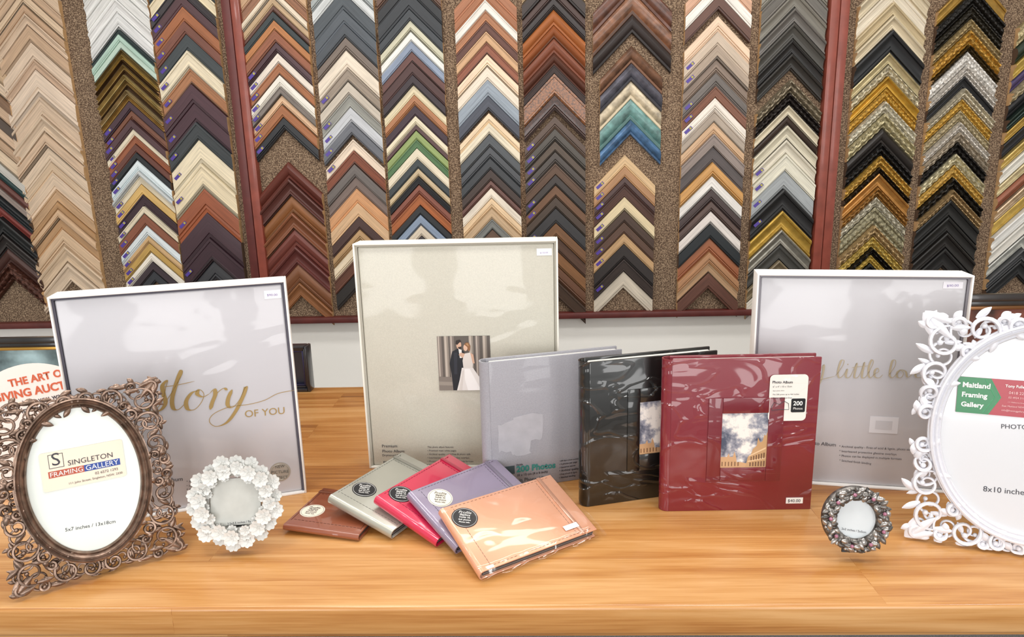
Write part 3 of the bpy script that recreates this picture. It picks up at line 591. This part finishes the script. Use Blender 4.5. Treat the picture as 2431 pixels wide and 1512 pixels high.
def ovalframe(bl,br,ty,lean,cpx,lpx,tpx,hexc,metal,rough,label,seed,ringw,rmax,rmin,thick,ratio=None,n=18,pap='dfe2dd'):
    M,w=panel(bl,br,lean,.012*math.sin(rad(lean))+.001); h=fith(M,0,ty); r=root('oval_picture_frame',M,label,'picture frame')
    c=P2(M,cpx); c=Vector((w/2,c.y,0)) if ratio else c; rx=abs(c.x-P2(M,lpx).x); ry=rx*ratio if ratio else abs(P2(M,tpx).y-c.y)
    m=mat(hexc,rough,metal,var=.3 if metal else 0,vs=90,bump=.15,bs=300,name='frame_finish')
    mb=MB(); q=ringw
    mb.ring((c.x,c.y),rx,ry,[(0,-.004),(0,.003),(q*.12,.006),(q*.25,.0045),(q*.36,.0075),(q*.48,.009),(q*.6,.006),(q*.7,.0065),(q*.82,.011),(q*.95,.010),(q,.005),(q,-.004)])
    mb.obj('oval_rim',m,r,ang=50)
    mb=MB(); filigree(mb,w,h,c,rx+q*.9,ry+q*.9,rmax,rmin,thick,seed,n=n)
    filigree(mb,w,h,c,rx+q*.9,ry+q*.9,rmax*.85,rmin*1.1,thick*.75,seed+40,zc=.001,n=n,corners=False)
    mb.ring((c.x,c.y),rx+q*.8,ry+q*.8,[(0,0),(0,.004),(.004,.004),(.004,0)])
    mb.v=[(a,max(b,0),z) for a,b,z in mb.v]
    mb.obj('scrollwork_border',m,r,ang=60)
    p=MB().disc((c.x,c.y),rx+q*.3,ry+q*.3,-.003,.0008,n=72).obj('paper_insert',mat(pap,.2,coat=.8,name='glazed_paper'),r,smooth=False)
    MB().disc((c.x,c.y),rx+q*.7,ry+q*.7,-.008,-.0042,n=48).obj('backing_board',BLACK,r)
    foot=M.inverted()@(M@Vector((c.x,0,0))+Vector((M.col[2][0],M.col[2][1],0)).normalized()*-.11); foot=M.inverted()@Vector(((M@foot).x,(M@foot).y,TZ+.004))
    top=Vector((c.x,h*.62,-.0095)); dx=Vector((.016,0,0)); th=Vector((0,0,.003))
    vs=[top-dx,top+dx,foot+dx*1.4,foot-dx*1.4]; vs=vs+[v-th for v in vs]
    MB().add(vs,[[0,3,2,1],[4,5,6,7],[0,1,5,4],[1,2,6,5],[2,3,7,6],[3,0,4,7]]).obj('easel_stand',BLACK,r,smooth=False)
    return r,M,w,h,c,rx,ry,p
r,M,w,h,c,rx,ry,p=ovalframe((38,1425),(437,1308),968,12,(203,1137),(62,1145),(200,964),'957d6e',.8,.34,'bronze scrollwork picture frame with oval opening on easel',5,.013,.015,.0042,.0022,n=22,pap='d0d6cf')
txt('5x7 inches / 13x18cm',p,M,(155,1262),(274,1241),DARKINK,.0012)
def card(M,pts,z,mt,label,rd=.003):
    P=[P2(M,q,z) for q in pts]; X=(P[1]-P[0]); wd=X.length; X.normalize(); Y=Vector((-X.y,X.x,0)); ht=((P[0]-P[3]).length+(P[1]-P[2]).length)/2
    Mc=M@Matrix(((X.x,Y.x,0,P[3].x),(X.y,Y.y,0,P[3].y),(0,0,1,z),(0,0,0,1)))
    rt=root('business_card',Mc,label,'business card')
    MB().prism(rrect(0,wd,0,ht,rd),0,.0006).obj('card_stock',mt,rt,smooth=False)
    return rt,Mc,wd,ht
CREAM=mat('ead8c2',.35,coat=.3)
r,Mc,wd,ht=card(M,[(84,1080),(283,1043),(290,1131),(104,1170)],.0015,CREAM,'cream gallery business card with orange and blue bands')
def L_(s,x0,x1,y,m,bold=0,ysc=1): txt(s,r,Mc,(x0*wd,y*ht),(x1*wd,y*ht),m,.0012,bold=bold,ysc=ysc,local=True)
def R_(x0,x1,y0,y1,m): MB().box(x0*wd,x1*wd,y0*ht,y1*ht,.0006,.0009).obj('printed_band',m,r,smooth=False)
R_(.10,.275,.57,.93,DARKINK); MB().box(.107*wd,.268*wd,.585*ht,.915*ht,.0009,.0011).obj('printed_band',CREAM,r,smooth=False)
L_('SINGLETON',.32,.86,.57,DARKINK)
txt('S',r,Mc,(.14*wd,.64*ht),(.235*wd,.64*ht),DARKINK,.0014,local=True)
R_(.08,.5,.33,.5,mat('b8543c',.5)); R_(.5,.94,.33,.5,mat('2c4a9a',.5))
L_('FRAMING',.1,.485,.355,WHITE); L_('GALLERY',.52,.92,.355,WHITE)
L_('02 6572 1293',.62,.9,.2,DARKINK); L_('111 John Street, Singleton, NSW, 2330',.3,.95,.08,DARKINK)
r,M,w,h,c,rx,ry,p=ovalframe((2150,1276),(2745,1362),742,7,(2450,1032),(2234,1010),(2431,780),'e2e2e8',0,.35,'large white scrollwork picture frame with oval opening',11,.014,.020,.0055,.0030,ratio=1.22,n=26,pap='d9dade')
txt('PHOTO SIZE',p,M,(2377,1017),(2480,1021),DARKINK,.0012); txt('8x10 inches / 20x25cm',p,M,(2334,1166),(2545,1186),DARKINK,.0012)
r,Mc,wd,ht=card(M,[(2274,893),(2440,905),(2440,992),(2268,977)],.0015,mat('a82838',.35,coat=.3),'green and red gallery business card on oval frame',rd=.0008)
gw=wd*.5
MB().prism([(0,0),(gw*.95,0),(gw*1.28,ht*.5),(gw*.95,ht),(0,ht)],.0006,.0009).obj('printed_band',mat('1e7a48',.4,coat=.3),r,smooth=False)
for k in (0,.006): MB().tube([(gw*.95-k,ht*.04,.001),(gw*1.26-k,ht*.5,.001),(gw*.95-k,ht*.96,.001)],.0004,n=4).obj('printed_line',mat('5ab080',.4),r)
L_('Maitland',.07,.47,.72,WHITE,bold=.03,ysc=1.0); L_('Framing',.07,.44,.45,WHITE,bold=.03); L_('Gallery',.07,.40,.18,WHITE,bold=.03)
L_('Tony Fuller',.68,.98,.8,WHITE,bold=.02)
for i,s in enumerate(['0418 229','02 4934 3111','111 Melbourne Street','East Maitland NSW','info@framinggallery']): L_(s,.66 if i>2 else .74,.98,.62-.12*i,mat('f0c8c8',.5))
# flower frame
def petal(mb,c,a,L_,w_,z,tl,h=.002): 
    vs=[];n=6
    for i in range(n):
        t=i/(n-1); ww=w_*(.25+.95*math.sin(math.pi*min(1,.12+.62*t)))*(1 if i<n-1 else .72)
        for q in (-1,-.5,0,.5,1):
            x=t*L_-(.1*L_*(1-abs(q)) if i==n-1 else 0); y=q*ww/2
            vs.append((c[0]+x*math.cos(a)-y*math.sin(a),c[1]+x*math.sin(a)+y*math.cos(a),z+tl*t*t+h*abs(q)*math.sin(math.pi*t)))
    mb.add(vs,[[i*5+j,(i+1)*5+j,(i+1)*5+j+1,i*5+j+1] for i in range(n-1) for j in range(4)])
    mb.add([Vector(v)-Vector((0,0,.0012)) for v in vs],[[i*5+j,i*5+j+1,(i+1)*5+j+1,(i+1)*5+j] for i in range(n-1) for j in range(4)])
def flower(mb,c,R_,z,rot):
    for i in range(5): petal(mb,c,rot+i*2*math.pi/5,R_,R_*.82,z,R_*.3,h=.0022)
    for i in range(5):
        a=rot+i*2*math.pi/5+.2; mb.ball((c[0]+R_*.16*math.cos(a),c[1]+R_*.16*math.sin(a),z+.0022),R_*.08,n=6,m=4)
M,w=panel((500,1318),(640,1308),14,.008); e=P2(M,(562,1203)); R0=abs(P2(M,(562,1092)).y-P2(M,(562,1315)).y)/2
cy=R0
r=root('flower_picture_frame',M,'small white resin frame wreathed in five-petalled flowers','picture frame'); cx=e.x
wm=mat('dadad6',.45,name='white_resin',bump=.05,bs=300); mb=MB(); rn=random.Random(3); ro=R0-.010
for ring_,(num,q0,rr_,z0) in enumerate([(18,1.0,.0112,.003),(16,.84,.0105,.007),(14,.72,.0070,.005)]):
    for i in range(num):
        a=(i+.5*(ring_%2))*2*math.pi/num+.1; q=ro*(q0+(.03 if i%2 else -.02)); flower(mb,(cx+q*math.cos(a),cy+q*math.sin(a)),rr_*(1 if i%3 else .88),z0+.002*(i%3),rn.random()*6)
mb.obj('flower_wreath_border',wm,r,ang=60)
MB().ring((cx,cy),ro*.66,ro*.66,[(0,-.004),(0,.002),(.004,.003),(ro*.3,.001),(ro*.3,-.004)],n=48).obj('backing_ring',mat('c4c4be',.5),r)
s_=ro*.62
p=MB().prism(rrect(cx-s_,cx+s_,cy-s_*.95,cy+s_*.95,.012),-.003,.0042).obj('paper_insert',mat('c2c3bd',.2,coat=.7,var=.08,vs=40),r,smooth=False)
txt('3.5x3.5 inches / 9x9cm',p,M,(540,1246),(608,1238),DARKINK,.0047)
MB().prism([(cx-.012,cy),(cx+.012,cy),(cx+.016,.004),(cx-.016,.004)],-.007,-.0042).obj('easel_stand',BLACK,r)
# pewter frame
M,w=panel((1975,1330),(2085,1334),12,.006); e=P2(M,(2030,1240)); R0=abs(P2(M,(2030,1148)).y-P2(M,(2030,1330)).y)/2; cx=e.x; cy=R0
r=root('jewelled_picture_frame',M,'small round pewter leaf frame set with pink gems','picture frame')
pm=mat('7c7874',.32,.75,var=.5,vs=140,name='pewter'); pm2=mat('aca8a4',.28,.85,name='bright_pewter'); mb=MB(); ro=R0-.012
for i in range(120):
    a=i*2*math.pi/120+rn.uniform(-.05,.05); q=ro*(.76+.27*(i%4)/3); aa=a+rn.uniform(-2,2)
    mb.leaf((cx+q*math.cos(a)-.004*math.cos(aa),cy+q*math.sin(a)-.004*math.sin(aa)),aa,.0105,.0065,.004+.004*rn.random(),.003,mi=1 if i%3==0 else 0,curl=.001)
mb.ring((cx,cy),ro*.66,ro*.68,[(0,-.004),(0,.003),(.003,.006),(.012,.005),(.016,.002),(.016,-.004)],n=48)
for i in range(40):
    a=i*2*math.pi/40; q=ro*(.95+.12*(i%2)); mb.ball((cx+q*math.cos(a+.1),cy+q*math.sin(a+.1),.007),.0022,n=6,m=4,mi=i%2)
mb.obj('leaf_border',[pm,pm2],r,ang=60)
gm=mat('a0627c',.12,0,coat=1,name='pink_gem')
for i in range(9):
    a=i*2*math.pi/9+.3; MB().ball((cx+ro*.9*math.cos(a),cy+ro*.9*math.sin(a),.0105),.0024,n=10,m=6).obj('pink_gem',gm,r)
p=MB().disc((cx,cy),ro*.69,ro*.71,-.003,.001,n=48).obj('paper_insert',mat('d4dadd',.15,coat=.8),r,smooth=False)
txt('2x2 inches / 5x5cm',p,M,(1998,1257),(2056,1266),DARKINK,.0016)
MB().prism([(cx-.01,cy),(cx+.01,cy),(cx+.014,.004),(cx-.014,.004)],-.007,-.0042).obj('easel_stand',BLACK,r)
# ================= BACKGROUND ITEMS ON TABLE BACK
def plainframe(x0,x1,zt_,y,fw,hexc,gold,pic,label,lean=6,d=.022):
    M=Matrix.Translation((x0,y,TZ+d*math.sin(rad(lean))+.0005))@Matrix.Rotation(rad(90-lean),4,'X')
    w=x1-x0; h=(zt_-TZ)/math.cos(rad(lean)); r=root('picture_frame',M,label,'picture frame'); m=mat(hexc,.3,coat=.4,name='frame_black')
    def rim(mb,o,i,z0,z1,mi=0,b=.002):
        mb.box(o,i,o,h-o,z0,z1,mi,b).box(w-i,w-o,o,h-o,z0,z1,mi,b).box(i,w-i,o,i,z0,z1,mi,b).box(i,w-i,h-i,h-o,z0,z1,mi,b)
    mb=MB(); rim(mb,0,fw*.6,-d,0); rim(mb,fw*.55,fw,-d,-.006); mb.obj('frame_moulding',m,r)
    mb=MB(); rim(mb,fw,fw*1.3,-d,-.008,b=.001); mb.obj('inner_slip',mat(gold,.3,.7,name='gold_slip'),r)
    MB().box(fw*1.25,w-fw*1.25,fw*1.25,h-fw*1.25,-d+.001,-d+.006).obj('picture_panel',pic,r,smooth=False)
    return r
yq=by-.10
a=W(-120,812,yq); b=W(150,812,yq)
plainframe(a.x,b.x,a.z,yq,.022,'17181a','b08a40',mat('a8c4cc',.05,.6,var=.5,vs=14,name='reflective_glass'),'black and gold framed mirror behind the round sign')
yq=by-.06; a=W(2235,706,yq); b=W(2660,706,yq)
plainframe(a.x,b.x,W(2370,706,yq).z,yq,.026,'241e1c','7a5434',mat('6a3a2c',.5,var=.6,vs=20),'dark brown framed picture behind white scroll frame')
yq=by-.035; a=W(560,826,yq); b=W(728,826,yq)
plainframe(a.x,b.x,a.z,yq,.012,'1a1b22','3a3a5c',mat('24242e',.4),'small black box frame at the rear table edge',lean=0,d=.03)
# round auction sign
M,w=panel((10,1150),(150,1142),6,.004); c=P2(M,(95,1030)); R0=abs(P2(M,(95,862)).y-c.y)
r=root('round_sign',M,'round white cardboard sign with orange auction lettering','sign')
arc=[(c.x+R0*math.cos(2*math.pi*i/80),c.y+R0*math.sin(2*math.pi*i/80)) for i in range(80)]
arc=[(x,max(y,0)) for x,y in arc]
sg=MB().prism(arc,-.003,0).obj('sign_disc',mat('f2e4de',.5),r,smooth=False)
OR=mat('cc5c34',.5,name='orange_ink')
txt('THE ART OF',sg,M,(22,919),(160,890),OR,.0008,bold=.03); txt('GIVING AUCTION',sg,M,(-14,956),(205,912),OR,.0008,bold=.03)
txt('See the item you want',sg,M,(-5,975),(160,941),DARKINK,.0008,bold=.01); txt('that is in this store',sg,M,(-5,992),(150,963),DARKINK,.0008,bold=.01)
MB().prism([(c.x-.02,.002),(c.x+.02,.002),(c.x+.012,c.y),(c.x-.012,c.y)],-.012,-.004).obj('sign_stand',BLACK,r,smooth=False)
# ================= LIGHTS
def area(n,loc,rot,sx,sy,p,col=(1,.985,.96)):
    l=bpy.data.lights.new(n,'AREA'); l.shape='RECTANGLE'; l.size=sx; l.size_y=sy; l.energy=p; l.color=col
    o=bpy.data.objects.new(n,l); COL.objects.link(o); o.location=loc; o.rotation_euler=rot
for i,x in enumerate((-1.7,-.6,.6,1.7)): area('ceiling_light_%s'%'abcd'[i],(x,.45,2.66),(0,0,0),.35,.35,8)
area('ceiling_light_e',(0,1.35,2.66),(rad(12),0,0),2.4,.25,19)
for i,x in enumerate((-1.8,0,1.8)): area('shop_window_light_%s'%'abc'[i],(x,-2.4,1.65),(rad(90),0,0),1.1,1.7,32,(1,.99,.98))
wd_=bpy.data.worlds.new('world'); SC.world=wd_; wd_.use_nodes=True; wd_.node_tree.nodes['Background'].inputs[0].default_value=(1,.985,.97,1); wd_.node_tree.nodes['Background'].inputs[1].default_value=.42
SC.view_settings.view_transform='Standard'
